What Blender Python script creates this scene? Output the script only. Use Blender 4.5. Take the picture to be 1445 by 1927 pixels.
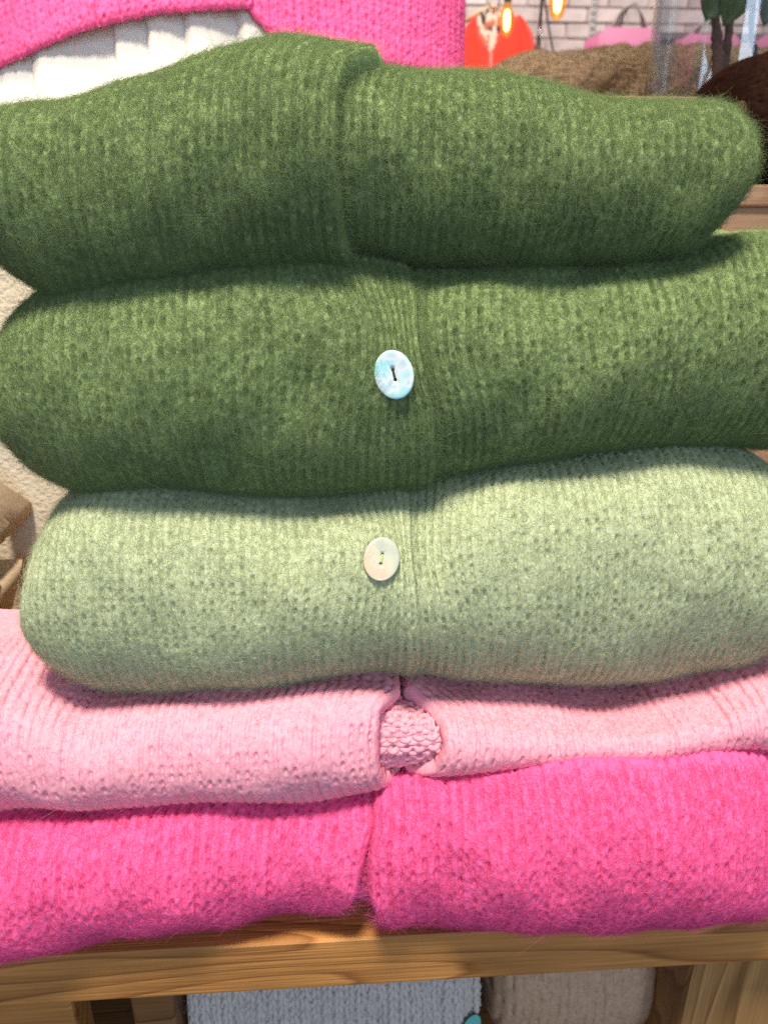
import bpy, bmesh, math, random
import numpy as np
from mathutils import Vector, Matrix

# ------------------------------------------------------------------ scene, camera, light
for o in list(bpy.data.objects):
    bpy.data.objects.remove(o)
sc = bpy.context.scene
COL = sc.collection
rng = np.random.default_rng(11)
random.seed(4)

cam_d = bpy.data.cameras.new('camera')
cam = bpy.data.objects.new('camera', cam_d)
COL.objects.link(cam)
sc.camera = cam
cam.location = (-0.018, -0.285, 0.30)
YAW, PITCH = math.radians(3.6), math.radians(22)
cam.rotation_euler = (math.radians(90) - PITCH, 0, -YAW)
cam_d.sensor_fit = 'HORIZONTAL'
cam_d.sensor_width = 36
cam_d.angle_x = 2 * math.atan(722.5 / 1449.0)
cam_d.clip_start, cam_d.clip_end = 0.01, 60
cam_d.dof.use_dof = True
cam_d.dof.focus_distance = 0.30
cam_d.dof.aperture_fstop = 21.0

world = bpy.data.worlds.new('World')
sc.world = world
world.use_nodes = True
bgn = world.node_tree.nodes['Background']
bgn.inputs[0].default_value = (0.80, 0.86, 1.0, 1)
bgn.inputs[1].default_value = 0.17


def lamp(name, kind, loc, target, energy, color, **kw):
    d = bpy.data.lights.new(name, kind)
    o = bpy.data.objects.new(name, d)
    COL.objects.link(o)
    o.location = loc
    o.rotation_euler = (Vector(target) - Vector(loc)).to_track_quat('-Z', 'Y').to_euler()
    d.energy = energy
    d.color = color
    for k, v in kw.items():
        setattr(d, k, v)
    return o


lamp('ceiling_spot', 'SPOT', (-0.16, -0.52, 1.82), (0.0, -0.02, 0.16), 200, (1.0, 0.885, 0.70),
     spot_size=math.radians(50), spot_blend=0.6, shadow_soft_size=0.15)
lamp('shop_window', 'AREA', (0.5, -2.4, 0.75), (0, 0, 0.15), 24, (0.64, 0.79, 1.0), shape='RECTANGLE', size=1.0, size_y=1.3)
lamp('wall_fill_light', 'AREA', (0.6, 2.6, 2.6), (0.9, 4.0, 0.6), 90, (1.0, 0.93, 0.84), shape='RECTANGLE', size=1.4, size_y=0.8)  # added overhead fill for the back wall, no known shop fitting
lamp('rear_fill_spot', 'SPOT', (-0.3, -0.9, 1.5), (-0.08, 0.45, 0.43), 120, (1.0, 0.90, 0.74),
     spot_size=math.radians(22), spot_blend=0.5, shadow_soft_size=0.13)  # added fill that brightens the hanging cardigan and the white skirt

lamp('mound_fill_spot', 'SPOT', (0.75, 0.15, 1.9), (0.42, 0.70, 0.42), 70, (1.0, 0.92, 0.80),
     spot_size=math.radians(34), spot_blend=0.6, shadow_soft_size=0.06)  # invented spot, brightens the brown mound and the vase from above

sc.view_settings.view_transform = 'Standard'
sc.view_settings.look = 'None'
sc.view_settings.exposure = 0.2
sc.view_settings.gamma = 1.0
sc.view_settings.use_curve_mapping = False
sc.render.engine = 'CYCLES'
sc.cycles.max_bounces = 8
sc.cycles.diffuse_bounces = 3
sc.cycles.transparent_max_bounces = 12
sc.cycles.use_denoising = False
sc.cycles.caustics_refractive = False
sc.cycles.caustics_reflective = False
sc.cycles.sample_clamp_indirect = 3.0
sc.cycles_curves.shape = 'RIBBONS'


# ------------------------------------------------------------------ materials
def lin(r, g, b):
    def f(c):
        c /= 255.0
        return c / 12.92 if c <= 0.04045 else ((c + 0.055) / 1.055) ** 2.4
    return (f(r), f(g), f(b), 1)


def newmat(name):
    m = bpy.data.materials.new(name)
    m.use_nodes = True
    nt = m.node_tree
    return m, nt, nt.nodes['Principled BSDF'], nt.links


def plain(name, col, rough=0.6, metal=0.0, noise=0.0, scale=40, bump=0.0, bscale=200, sheen=0.0, **kw):
    m, nt, b, L = newmat(name)
    b.inputs['Base Color'].default_value = col
    b.inputs['Roughness'].default_value = rough
    b.inputs['Metallic'].default_value = metal
    b.inputs['Sheen Weight'].default_value = sheen
    for k, v in kw.items():
        b.inputs[k].default_value = v
    tc = nt.nodes.new('ShaderNodeTexCoord')
    if noise:
        n = nt.nodes.new('ShaderNodeTexNoise')
        n.inputs['Scale'].default_value = scale
        n.inputs['Detail'].default_value = 5
        L.new(tc.outputs['Object'], n.inputs['Vector'])
        mx = nt.nodes.new('ShaderNodeMix')
        mx.data_type = 'RGBA'
        mx.inputs[6].default_value = tuple(c * (1 - noise) for c in col[:3]) + (1,)
        mx.inputs[7].default_value = tuple(min(1, c * (1 + noise)) for c in col[:3]) + (1,)
        mr = nt.nodes.new('ShaderNodeMapRange')
        mr.inputs[1].default_value, mr.inputs[2].default_value = 0.3, 0.7
        L.new(n.outputs['Fac'], mr.inputs[0])
        L.new(mr.outputs[0], mx.inputs[0])
        L.new(mx.outputs[2], b.inputs['Base Color'])
    if bump:
        n2 = nt.nodes.new('ShaderNodeTexNoise')
        n2.inputs['Scale'].default_value = bscale
        n2.inputs['Detail'].default_value = 6
        L.new(tc.outputs['Object'], n2.inputs['Vector'])
        bp = nt.nodes.new('ShaderNodeBump')
        bp.inputs['Strength'].default_value = bump
        bp.inputs['Distance'].default_value = 0.002
        L.new(n2.outputs['Fac'], bp.inputs['Height'])
        L.new(bp.outputs[0], b.inputs['Normal'])
    return m


def wool_mats(name, col, vary=0.22):
    """yarn, felt (fabric under the loops) and loose fibre materials of one wool colour"""
    yarn = plain(name + '_yarn', col, 0.95, noise=vary, scale=420, sheen=0.25)
    yarn.node_tree.nodes['Principled BSDF'].inputs['Specular IOR Level'].default_value = 0.1
    felt = plain(name + '_felt', col, 1.0, noise=vary, scale=500)
    felt.node_tree.nodes['Principled BSDF'].inputs['Specular IOR Level'].default_value = 0.0
    m = bpy.data.materials.new(name + '_fibre')
    m.use_nodes = True
    nt = m.node_tree
    nt.nodes.remove(nt.nodes['Principled BSDF'])
    out = nt.nodes['Material Output']
    d = nt.nodes.new('ShaderNodeBsdfDiffuse')
    t = nt.nodes.new('ShaderNodeBsdfTranslucent')
    mix = nt.nodes.new('ShaderNodeMixShader')
    mix.inputs[0].default_value = 0.32
    hi = nt.nodes.new('ShaderNodeHairInfo')
    mx = nt.nodes.new('ShaderNodeMix')
    mx.data_type = 'RGBA'
    mx.inputs[6].default_value = tuple(c * (1 - 1.3 * vary) for c in col[:3]) + (1,)
    mx.inputs[7].default_value = tuple(min(0.95, c * (1 + 1.3 * vary) + 0.01) for c in col[:3]) + (1,)
    nt.links.new(hi.outputs['Random'], mx.inputs[0])
    for s in (d, t):
        nt.links.new(mx.outputs[2], s.inputs['Color'])
    nt.links.new(d.outputs[0], mix.inputs[1])
    nt.links.new(t.outputs[0], mix.inputs[2])
    nt.links.new(mix.outputs[0], out.inputs['Surface'])
    return yarn, felt, m


def wood_mat(name, dark, light, axis='X', scale=1.0, rough=0.55, knots=True):
    m, nt, b, L = newmat(name)
    tc = nt.nodes.new('ShaderNodeTexCoord')
    mp = nt.nodes.new('ShaderNodeMapping')
    s = {'X': (0.9, 9, 9), 'Y': (9, 0.9, 9), 'Z': (9, 9, 0.9)}[axis]
    mp.inputs['Scale'].default_value = tuple(v * scale for v in s)
    L.new(tc.outputs['Object'], mp.inputs['Vector'])
    src = mp.outputs[0]
    if knots:   # the grain swirls round knots: push the coordinates away from a few cells
        vo = nt.nodes.new('ShaderNodeTexVoronoi')
        vo.feature = 'SMOOTH_F1'
        vo.inputs['Scale'].default_value = 0.75
        L.new(src, vo.inputs['Vector'])
        mr = nt.nodes.new('ShaderNodeMapRange')
        mr.inputs[1].default_value, mr.inputs[2].default_value = 0.0, 0.75
        mr.inputs[3].default_value, mr.inputs[4].default_value = 0.42, 0.0
        L.new(vo.outputs['Distance'], mr.inputs[0])
        ad = nt.nodes.new('ShaderNodeVectorMath')
        ad.operation = 'ADD'
        L.new(src, ad.inputs[0])
        L.new(mr.outputs[0], ad.inputs[1])
        src = ad.outputs[0]
    n = nt.nodes.new('ShaderNodeTexNoise')
    n.inputs['Scale'].default_value = 1.6
    n.inputs['Detail'].default_value = 2
    n.inputs['Distortion'].default_value = 0.6
    L.new(src, n.inputs['Vector'])
    mul = nt.nodes.new('ShaderNodeMath')
    mul.operation = 'MULTIPLY'
    mul.inputs[1].default_value = 17.0
    L.new(n.outputs['Fac'], mul.inputs[0])
    fr = nt.nodes.new('ShaderNodeMath')
    fr.operation = 'FRACT'
    L.new(mul.outputs[0], fr.inputs[0])
    cr = nt.nodes.new('ShaderNodeValToRGB')
    cr.color_ramp.elements[0].position = 0.0
    cr.color_ramp.elements[0].color = light
    cr.color_ramp.elements[1].position = 1.0
    cr.color_ramp.elements[1].color = light
    e = cr.color_ramp.elements.new(0.78)
    e.color = tuple(a * 0.55 + c * 0.45 for a, c in zip(dark, light))
    e = cr.color_ramp.elements.new(0.90)
    e.color = dark
    L.new(fr.outputs[0], cr.inputs[0])
    mp2 = nt.nodes.new('ShaderNodeMapping')
    s2 = {'X': (22, 900, 900), 'Y': (900, 22, 900), 'Z': (900, 900, 22)}[axis]
    mp2.inputs['Scale'].default_value = s2
    L.new(tc.outputs['Object'], mp2.inputs['Vector'])
    n2 = nt.nodes.new('ShaderNodeTexNoise')
    n2.inputs['Scale'].default_value = 1.0
    n2.inputs['Detail'].default_value = 4
    L.new(mp2.outputs[0], n2.inputs['Vector'])
    n3 = nt.nodes.new('ShaderNodeTexNoise')
    n3.inputs['Scale'].default_value = 14
    L.new(tc.outputs['Object'], n3.inputs['Vector'])
    mx = nt.nodes.new('ShaderNodeMix')
    mx.data_type = 'RGBA'
    mx.blend_type = 'MULTIPLY'
    mx.inputs[0].default_value = 0.75
    L.new(cr.outputs[0], mx.inputs[6])
    gr = nt.nodes.new('ShaderNodeMapRange')
    gr.inputs[1].default_value, gr.inputs[2].default_value = 0.3, 0.7
    gr.inputs[3].default_value, gr.inputs[4].default_value = 0.62, 1.15
    L.new(n2.outputs['Fac'], gr.inputs[0])
    g2 = nt.nodes.new('ShaderNodeMapRange')
    g2.inputs[1].default_value, g2.inputs[2].default_value = 0.3, 0.7
    g2.inputs[3].default_value, g2.inputs[4].default_value = 0.75, 1.1
    L.new(n3.outputs['Fac'], g2.inputs[0])
    mm = nt.nodes.new('ShaderNodeMath')
    mm.operation = 'MULTIPLY'
    L.new(gr.outputs[0], mm.inputs[0])
    L.new(g2.outputs[0], mm.inputs[1])
    L.new(mm.outputs[0], mx.inputs[7])
    L.new(mx.outputs[2], b.inputs['Base Color'])
    b.inputs['Roughness'].default_value = rough
    bp = nt.nodes.new('ShaderNodeBump')
    bp.inputs['Strength'].default_value = 0.35
    bp.inputs['Distance'].default_value = 0.001
    L.new(n2.outputs['Fac'], bp.inputs['Height'])
    L.new(bp.outputs[0], b.inputs['Normal'])
    return m


# ------------------------------------------------------------------ object helpers
def tag(o, label=None, cat=None, group=None, kind=None):
    if label: o['label'] = label
    if cat: o['category'] = cat
    if group: o['group'] = group
    if kind: o['kind'] = kind
    return o


def empty(name, loc=(0, 0, 0), **kw):
    o = bpy.data.objects.new(name, None)
    COL.objects.link(o)
    o.location = loc
    o.empty_display_size = 0.02
    return tag(o, **kw)


def link(name, data, mat=None, parent=None):
    o = bpy.data.objects.new(name, data)
    COL.objects.link(o)
    if mat is not None:
        data.materials.append(mat)
    if parent is not None:
        o.parent = parent
        o.matrix_parent_inverse = Matrix.Translation(parent.location).inverted() if parent.parent is None \
            else Matrix.Translation(parent.matrix_world.translation).inverted()
    return o


def mesh(name, verts, faces, mat=None, parent=None, smooth=True):
    me = bpy.data.meshes.new(name)
    me.from_pydata([tuple(v) for v in verts], [], [tuple(f) for f in faces])
    me.update()
    if smooth:
        me.polygons.foreach_set('use_smooth', [True] * len(me.polygons))
    return link(name, me, mat, parent)


def bm_obj(name, bm, mat=None, parent=None, smooth=False):
    me = bpy.data.meshes.new(name)
    bm.normal_update()
    bm.to_mesh(me)
    bm.free()
    if smooth:
        me.polygons.foreach_set('use_smooth', [True] * len(me.polygons))
    return link(name, me, mat, parent)


def box(name, lo, hi, mat, parent=None, bevel=0.0, seg=2):
    """a bevelled box whose origin is its centre"""
    lo, hi = Vector(lo), Vector(hi)
    bm = bmesh.new()
    bmesh.ops.create_cube(bm, size=1)
    bmesh.ops.scale(bm, vec=hi - lo, verts=bm.verts)
    if bevel:
        bmesh.ops.bevel(bm, geom=bm.edges[:], offset=bevel, segments=seg, profile=0.6, affect='EDGES')
    bmesh.ops.translate(bm, vec=(lo + hi) / 2, verts=bm.verts)
    return bm_obj(name, bm, mat, parent)


def grid_faces(nu, nv, close_v=False):
    fs = []
    for i in range(nu - 1):
        for j in range(nv - 1):
            a = i * nv + j
            fs.append((a, a + 1, a + nv + 1, a + nv))
        if close_v:
            a = i * nv + nv - 1
            fs.append((a, i * nv, (i + 1) * nv, a + nv))
    return fs


def tube(name, pts, rad, mat, parent=None, sides=8, cap=True):
    pts = [Vector(p) for p in pts]
    n = len(pts)
    rad = list(rad) if hasattr(rad, '__len__') else [rad] * n
    vs, fs = [], []
    up = None
    for i, p in enumerate(pts):
        t = (pts[min(i + 1, n - 1)] - pts[max(i - 1, 0)]).normalized()
        if up is None:
            up = t.orthogonal().normalized()
        s = t.cross(up).normalized()
        up = s.cross(t).normalized()
        for k in range(sides):
            a = 2 * math.pi * k / sides
            vs.append(p + (up * math.cos(a) + s * math.sin(a)) * rad[i])
    fs = grid_faces(n, sides, True)
    if cap:
        fs.append(tuple(range(sides))[::-1])
        fs.append(tuple((n - 1) * sides + k for k in range(sides)))
    return mesh(name, vs, fs, mat, parent)


def lathe(name, prof, centre, mat, parent=None, sides=48):
    vs = []
    for r, z in prof:
        for k in range(sides):
            a = 2 * math.pi * k / sides
            vs.append((centre[0] + r * math.cos(a), centre[1] + r * math.sin(a), centre[2] + z))
    return mesh(name, vs, grid_faces(len(prof), sides, True), mat, parent)


def hair(name, pos, sizes, rad, mat, parent):
    hc = bpy.data.hair_curves.new(name)
    hc.add_curves([int(s) for s in sizes])
    hc.points.foreach_set('position', np.ascontiguousarray(pos, dtype=np.float32).ravel())
    hc.points.foreach_set('radius', np.ascontiguousarray(rad, dtype=np.float32).ravel())
    o = link(name, hc, mat, parent)
    o['kind'] = 'stuff'
    return o


# ------------------------------------------------------------------ knitted surfaces
def wiggle(seed, n=7, fmin=8, fmax=45):
    r = np.random.default_rng(seed)
    k = r.uniform(fmin, fmax, (n, 2)) * r.choice([-1, 1], (n, 2))
    ph = r.uniform(0, 6.28, n)
    am = r.uniform(0.3, 1, n)
    am /= am.sum()

    def f(a, b):
        out = 0
        for i in range(n):
            out = out + am[i] * np.sin(k[i, 0] * a * 2 + k[i, 1] * b * 2 + ph[i])
        return out
    return f


XG = np.arange(-0.20, 0.2001, 0.01)
XF = np.arange(-0.26, 0.2601, 0.001)


def smooth_tab(vals_mm, sig=9):
    v = np.interp(XF, XG, np.array(vals_mm) / 1000.0)
    k = np.exp(-0.5 * (np.arange(-30, 31) / sig) ** 2)
    k /= k.sum()
    return np.convolve(np.pad(v, 30, mode='edge'), k, 'valid')


class Fold:
    """the rounded front of a folded cardigan: X runs across, L is the arc length over the fold (plus = up and back)"""

    def __init__(s, zt, zb, yf, xl, xr, rl=0.035, rr=0.035, bl=0.0, br=0.0, amax=0.05, seed=1, wr=0.0016, plan=0.03, dimple=None, pw=2.2):
        s.zt, s.zb, s.yf = zt, zb, yf
        s.xl, s.xr, s.rl, s.rr, s.bl, s.br, s.amax, s.plan, s.pw = xl, xr, rl, rr, bl, br, amax, plan, pw
        s.w = wiggle(seed)
        s.w2 = wiggle(seed + 50, 6, 40, 110)
        s.wr = wr
        s.dimple = dimple

    def end(s, d, r):
        q = np.clip(1 - d / r, 0, 1)
        return np.maximum(1 - q ** s.pw, 0) ** (1 / s.pw)

    def pos(s, X, Lc, lift=0.0):
        zt, zb, yf = (np.interp(X, XF, t) for t in (s.zt, s.zb, s.yf))
        eL, eR = s.end(X - s.xl, s.rl), s.end(s.xr - X, s.rr)
        e = np.minimum(eL, eR)
        e = np.maximum(e, 0.03)
        b0 = (zt - zb) / 2
        zc = (zt + zb) / 2 + (1 - eL) * b0 * s.bl + (1 - eR) * b0 * s.br
        b = b0 * e + lift
        a = np.minimum(b0 * 0.95, s.amax) * (0.3 + 0.7 * e) + lift
        y0 = yf + s.plan * (1 - e) - lift
        r = (a + b) / 2
        ph = np.clip(Lc / r, -np.pi / 2, np.pi / 2)
        ex = np.maximum(np.abs(Lc) - r * np.pi / 2, 0)
        cs, sn = np.cos(ph), np.sin(ph)
        amp = s.wr * s.w(X, Lc) * 2.2 + s.wr * 0.35 * s.w2(X, Lc) * 2
        if s.dimple:
            for dx, dl, sx, sl, dep in s.dimple:
                amp = amp - dep * np.exp(-((X - dx) / sx) ** 2 - ((Lc - dl) / sl) ** 2)
        y = y0 + a - (a + amp) * cs + ex
        z = zc + (b + amp * np.abs(sn)) * sn
        return np.stack([X, y, z], -1)

    def frame(s, X, Lc, lift=0.0):
        h = 0.0008
        P = s.pos(X, Lc, lift)
        dx = s.pos(X + h, Lc, lift) - s.pos(X - h, Lc, lift)
        dl = s.pos(X, Lc + h, lift) - s.pos(X, Lc - h, lift)
        N = np.cross(dx, dl)
        N /= np.linalg.norm(N, axis=-1, keepdims=True) + 1e-9
        tx = dx / (np.linalg.norm(dx, axis=-1, keepdims=True) + 1e-9)
        tl = dl / (np.linalg.norm(dl, axis=-1, keepdims=True) + 1e-9)
        return P, N, tx, tl


def vnoise(r, x, y, cx, cy):
    """smooth value noise, lattice cx by cy metres"""
    gx, gy = x / cx, y / cy
    x0, y0 = np.floor(gx), np.floor(gy)
    ix, iy = (x0 - x0.min()).astype(int), (y0 - y0.min()).astype(int)
    lat = r.uniform(-1, 1, (ix.max() + 2, iy.max() + 2))
    fx, fy = gx - x0, gy - y0
    fx, fy = fx * fx * (3 - 2 * fx), fy * fy * (3 - 2 * fy)
    return (lat[ix, iy] * (1 - fx) + lat[ix + 1, iy] * fx) * (1 - fy) + (lat[ix, iy + 1] * (1 - fx) + lat[ix + 1, iy + 1] * fx) * fy


def knit_relief(m, l, W, R, r, vee=0.0005, pit=0.0024, pit_w=0.11, pit_l=0.26, bare=0.5, felt=0.00025, furrow=0.0006, fcell=(0.0016, 0.0022), col=0.0, band=0, inner=1.0):
    """height of a felted stocking-stitch fabric: soft slanted legs, pin holes inside and between the wales"""
    m = m + 0.07 * W * vnoise(r, m, l, 2.2 * W, 4 * R) + 0.03 * W * vnoise(r, m, l, 0.8 * W, 0.9 * R)
    l = l + 0.22 * R * vnoise(r, m, l, 3 * W, 2 * R)
    i = np.floor(m / W)
    p = m / W - i - 0.5
    s = l / R
    ii = (i - i.min()).astype(int)
    h = 0
    q = s - np.floor(s)
    d = np.abs(p) - (0.10 + 0.24 * q)
    h = h + vee * np.exp(-(d / 0.12) ** 2) * (0.55 + 0.45 * np.sin(np.pi * q))

    def pits(ci, pp, ph):
        sj = s + ph
        jj = np.floor(sj)
        qq = sj - jj - 0.5
        ji = (jj - jj.min()).astype(int)
        ci = (ci - ci.min()).astype(int)
        dep = np.clip(r.uniform(-bare, 1, (ci.max() + 1, ji.max() + 1)), 0, 1) ** 0.7
        off = r.normal(0, 0.05, dep.shape)
        wd = r.uniform(0.75, 1.3, dep.shape)
        D = dep[ci, ji]
        return pit * D * np.exp(-(((pp - off[ci, ji]) / (pit_w * wd[ci, ji])) ** 2 + (qq / pit_l) ** 2) ** 1.4)
    h = h - inner * pits(i, p, 0.1)
    i2 = np.round(m / W)
    h = h - pits(i2, m / W - i2, 0.6)
    dep = np.clip(r.normal(0.1, 0.6, int((i2 - i2.min()).max()) + 1), 0, 1.3)
    dep[:band] = np.maximum(dep[:band], 0.7)
    i2i = (i2 - i2.min()).astype(int)
    h = h + col * np.cos(2 * np.pi * p) + 0.4 * col * np.cos(4 * np.pi * p)
    h = h - furrow * dep[i2i] * np.exp(-((m / W - i2) / 0.13) ** 2) * (0.5 + 0.5 * vnoise(r, m, l, 6 * W, 3.5 * R))
    h = h + felt * vnoise(r, m, l, *fcell) + 0.6 * felt * vnoise(r, m, l, 0.0009, 0.0011)
    return h


def sheet_mesh(name, V, nu, nv, mat, parent, flip):
    idx = np.arange(nu * nv).reshape(nu, nv)
    f = np.stack([idx[:-1, :-1], idx[1:, :-1], idx[1:, 1:], idx[:-1, 1:]], -1).reshape(-1, 4)
    if flip:
        f = f[:, ::-1]
    me = bpy.data.meshes.new(name)
    me.vertices.add(nu * nv)
    me.vertices.foreach_set('co', np.ascontiguousarray(V, dtype=np.float32).ravel())
    me.loops.add(f.size)
    me.loops.foreach_set('vertex_index', np.ascontiguousarray(f, dtype=np.int32).ravel())
    me.polygons.add(len(f))
    me.polygons.foreach_set('loop_start', np.arange(0, f.size, 4, dtype=np.int32))
    me.polygons.foreach_set('loop_total', np.full(len(f), 4, dtype=np.int32))
    me.polygons.foreach_set('use_smooth', np.ones(len(f), dtype=bool))
    me.update(calc_edges=True)
    me.validate()
    return link(name, me, mat, parent)


def panel(fold, parent, name, mats, side, outer, xe, W, R, yr, lift=0.0, er=0.006, drop=0.006, lrange=(-0.07, 0.10),
          fibres=26000, flen=(0.003, 0.008), frad=0.000045, stray=120, pinch=None, rib=0.0005, seed=0, purl=False, fuzz_n=0.19, jit=1.0, depth=0.19, ls=None, back=None, nt=110, felted=None, res=0.0006):
    """one front of a cardigan. side=-1: lies left of its free edge xe(L), side=+1: right of it."""
    r = np.random.default_rng(seed)
    yarn_m, felt_m, fib_m = mats

    def inset(X, Lc):
        d = np.abs(xe(Lc) - X)
        q = np.clip(1 - d / er, 0, 1)
        return drop * (1 - np.sqrt(np.maximum(1 - q * q, 0)))

    def warp(X, Lc):
        """wales follow the free edge near it and are drawn in towards the button"""
        d = np.abs(X - xe(0.0))
        Xo = X + (xe(Lc) - xe(0.0)) * np.exp(-d / 0.035)
        if pinch:
            for px, pl, k, sx, sl in pinch:
                Xo = Xo - k * (X - px) * np.exp(-((X - px) / sx) ** 2) * np.exp(-((Lc - pl) / sl) ** 2)
        return Xo

    # ---- fabric: the felted knit itself, its stitches and the pin holes between them as relief
    if felted:
        reach = abs(xe(0.0) - outer) + 0.0
        nm_, nl_ = int(reach / res), int((lrange[1] - lrange[0]) / res)
        mm = np.concatenate([np.linspace(0, 0.006, 14)[:-1], np.linspace(0.006, reach, nm_)])
        lf = np.linspace(lrange[0], lrange[1], nl_)
        ls = np.concatenate([np.linspace(-depth, lrange[0], 6)[:-1], lf, np.linspace(lrange[1], max(depth, lrange[1]) + 0.02, 5)[1:]])
        MM, LL = np.meshgrid(mm, ls, indexing='ij')
        XX = warp(xe(0.0) + side * MM, LL)
        hh = knit_relief(MM, LL, W, R, r, **felted)
        hh = hh * np.clip((LL - lrange[0]) / 0.004, 0, 1) * np.clip((lrange[1] - LL) / 0.004, 0, 1)
        P, N, _, _ = fold.frame(XX, LL, lift)
        P = P + N * (hh - inset(XX, LL))[..., None]
    else:
        if ls is None:
            ls = np.unique(np.concatenate([np.linspace(-depth, lrange[0], 6), np.linspace(lrange[0], lrange[1], 80), np.linspace(lrange[1], depth + 0.02, 6)]))
        t = np.linspace(0, 1, nt)
        t = np.where(t > 0.8, 0.8 + 0.2 * (1 - (1 - (t - 0.8) / 0.2) ** 1.6), t)[::-1]
        TT, LL = np.meshgrid(t, ls, indexing='ij')
        XX = outer + (xe(LL) - outer) * TT
        P, N, _, _ = fold.frame(XX, LL, lift)
        P = P - N * ((yr * 0.7 + 0.0012 if back is None else back) + inset(XX, LL))[..., None]
    nu, nv = XX.shape
    # turned-in hem behind the free edge, then the sheet itself
    first = P[0] - N[0] * 0.004
    first[:, 0] += 0.014 * side
    V = np.concatenate([first[None], P]).reshape(-1, 3)
    o = sheet_mesh(name, V, nu + 1, nv, felt_m, parent, side < 0)

    # ---- the loops of yarn, one strand per course
    if not felted:
        rows = np.arange(lrange[0], lrange[1], R)
        wid = abs(xe(0.0) - outer)
        K = int(wid / W)
        per = 12
        tt = np.arange(K * per + 1) * 2 * np.pi / per
        xbase = tt / (2 * np.pi) * W + 0.21 * W * np.sin(2 * tt)
        furrow = r.normal(0, 1, K + 2)
        furrow = np.where(furrow < -0.5, -1.0, 0.25)
        f_at = furrow[np.clip((tt / (2 * np.pi)).astype(int), 0, K)]
        allP, allR, sizes = [], [], []
        sgn = 1 if purl else -1
        jw = wiggle(seed + 7, 8, 90, 380)
        jw2 = wiggle(seed + 8, 8, 90, 380)
        for j, l in enumerate(rows):
            jr = r.normal(0, 1, (3, K + 2))
            js = [np.interp(tt / (2 * np.pi), np.arange(K + 2), q) for q in jr]
            X = xe(0.0) + side * (xbase + 0.35 * W * 0.5) + jit * 0.06 * W * js[0]
            Lc = l + R * 0.86 * np.cos(tt) + jit * 0.10 * R * js[1]
            X = X + jit * 0.10 * W * jw(X, Lc)
            Lc = Lc + jit * 0.16 * R * jw2(X, Lc)
            X = warp(X, Lc)
            n = sgn * yr * 0.55 * np.cos(2 * tt) + rib * f_at + jit * 0.12 * yr * js[2]
            Pp, Nn, _, _ = fold.frame(X, Lc, lift)
            Pp = Pp + Nn * (n - inset(X, Lc))[:, None]
            allP.append(Pp)
            allR.append(yr * (1 + 0.12 * jit * js[2]))
            sizes.append(len(Pp))
        hair('knit_stitches', np.concatenate(allP), sizes, np.concatenate(allR), yarn_m, o)

    # ---- mohair fibres standing off and lying across the loops
    def fib(n, lo, hi, nfac, rad, nm, curl):
        m = 6
        u = r.uniform(0, 1, n)
        l0 = r.uniform(lrange[0], lrange[1] - 0.01, n)
        X0 = outer + (xe(l0) - outer) * u
        # gather fibres where the yarn is, with bare patches
        P, N, tx, tl = fold.frame(X0, l0, lift)
        P = P + N * ((r.uniform(-0.0004, 0.0007, n) if felted else yr * r.uniform(-0.2, 1.1, n)) - inset(X0, l0))[:, None]
        ang = r.uniform(0, 2 * np.pi, n)
        d = tx * np.cos(ang)[:, None] + tl * np.sin(ang)[:, None]
        d = d + N * np.abs(r.normal(0, nfac, n))[:, None]
        d /= np.linalg.norm(d, axis=1, keepdims=True)
        ln = r.uniform(lo, hi, n) * r.uniform(0.5, 1, n)
        side_v = np.cross(N, d)
        c1 = np.clip(r.normal(0, curl, n), -1.3, 1.3)
        c2 = np.clip(r.normal(0, curl * 0.5, n), -0.6, 0.6)
        w = r.uniform(2, 6, n)
        p0 = r.uniform(0, 6.28, n)
        s = np.linspace(0, 1, m)
        pts = P[:, None, :] + d[:, None, :] * (ln[:, None] * s)[..., None]
        pts = pts + side_v[:, None, :] * ((c1 * ln)[:, None] * s ** 2 + 0.10 * ln[:, None] * (np.sin(w[:, None] * s + p0[:, None]) - np.sin(p0)[:, None]))[..., None]
        pts = pts + N[:, None, :] * ((c2 * ln)[:, None] * s ** 2 * 0.5)[..., None]
        rr = np.broadcast_to(rad * (1 - 0.75 * s), (n, m)) * r.uniform(0.6, 1.2, (n, 1))
        hair(nm, pts.reshape(-1, 3), [m] * n, rr.ravel(), fib_m, o)
    fib(int(fibres), flen[0], flen[1], fuzz_n, frad, 'fuzz', 0.9)
    if stray:
        fib(int(stray), 0.010, 0.022, 0.22, frad, 'loose_fibres', 1.2)
    return o


Z0 = smooth_tab([329.9, 330.0, 330.0, 330.1, 330.2, 330.2, 330.3, 331.3, 333.6, 336.2, 339.3, 342.1, 344.8, 347.0, 349.1, 350.5, 351.9, 352.4, 351.9, 351.1, 349.9, 346.9, 347.2, 347.2, 346.5, 345.3, 343.5, 342.1, 340.9, 340.0, 339.4, 338.9, 337.8, 336.0, 334.7, 334.7, 334.8, 334.9, 334.9, 335.0, 335.1])
Z1 = smooth_tab([269.0, 268.9, 268.9, 268.8, 268.7, 268.6, 268.6, 268.9, 270.3, 272.3, 274.3, 276.2, 277.7, 278.7, 279.5, 280.2, 280.7, 280.9, 280.5, 279.7, 278.7, 277.9, 277.2, 276.9, 276.8, 276.8, 277.1, 277.4, 277.7, 278.0, 278.2, 278.4, 278.7, 278.8, 278.8, 278.7, 278.7, 278.6, 278.6, 278.5, 278.5])
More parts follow.
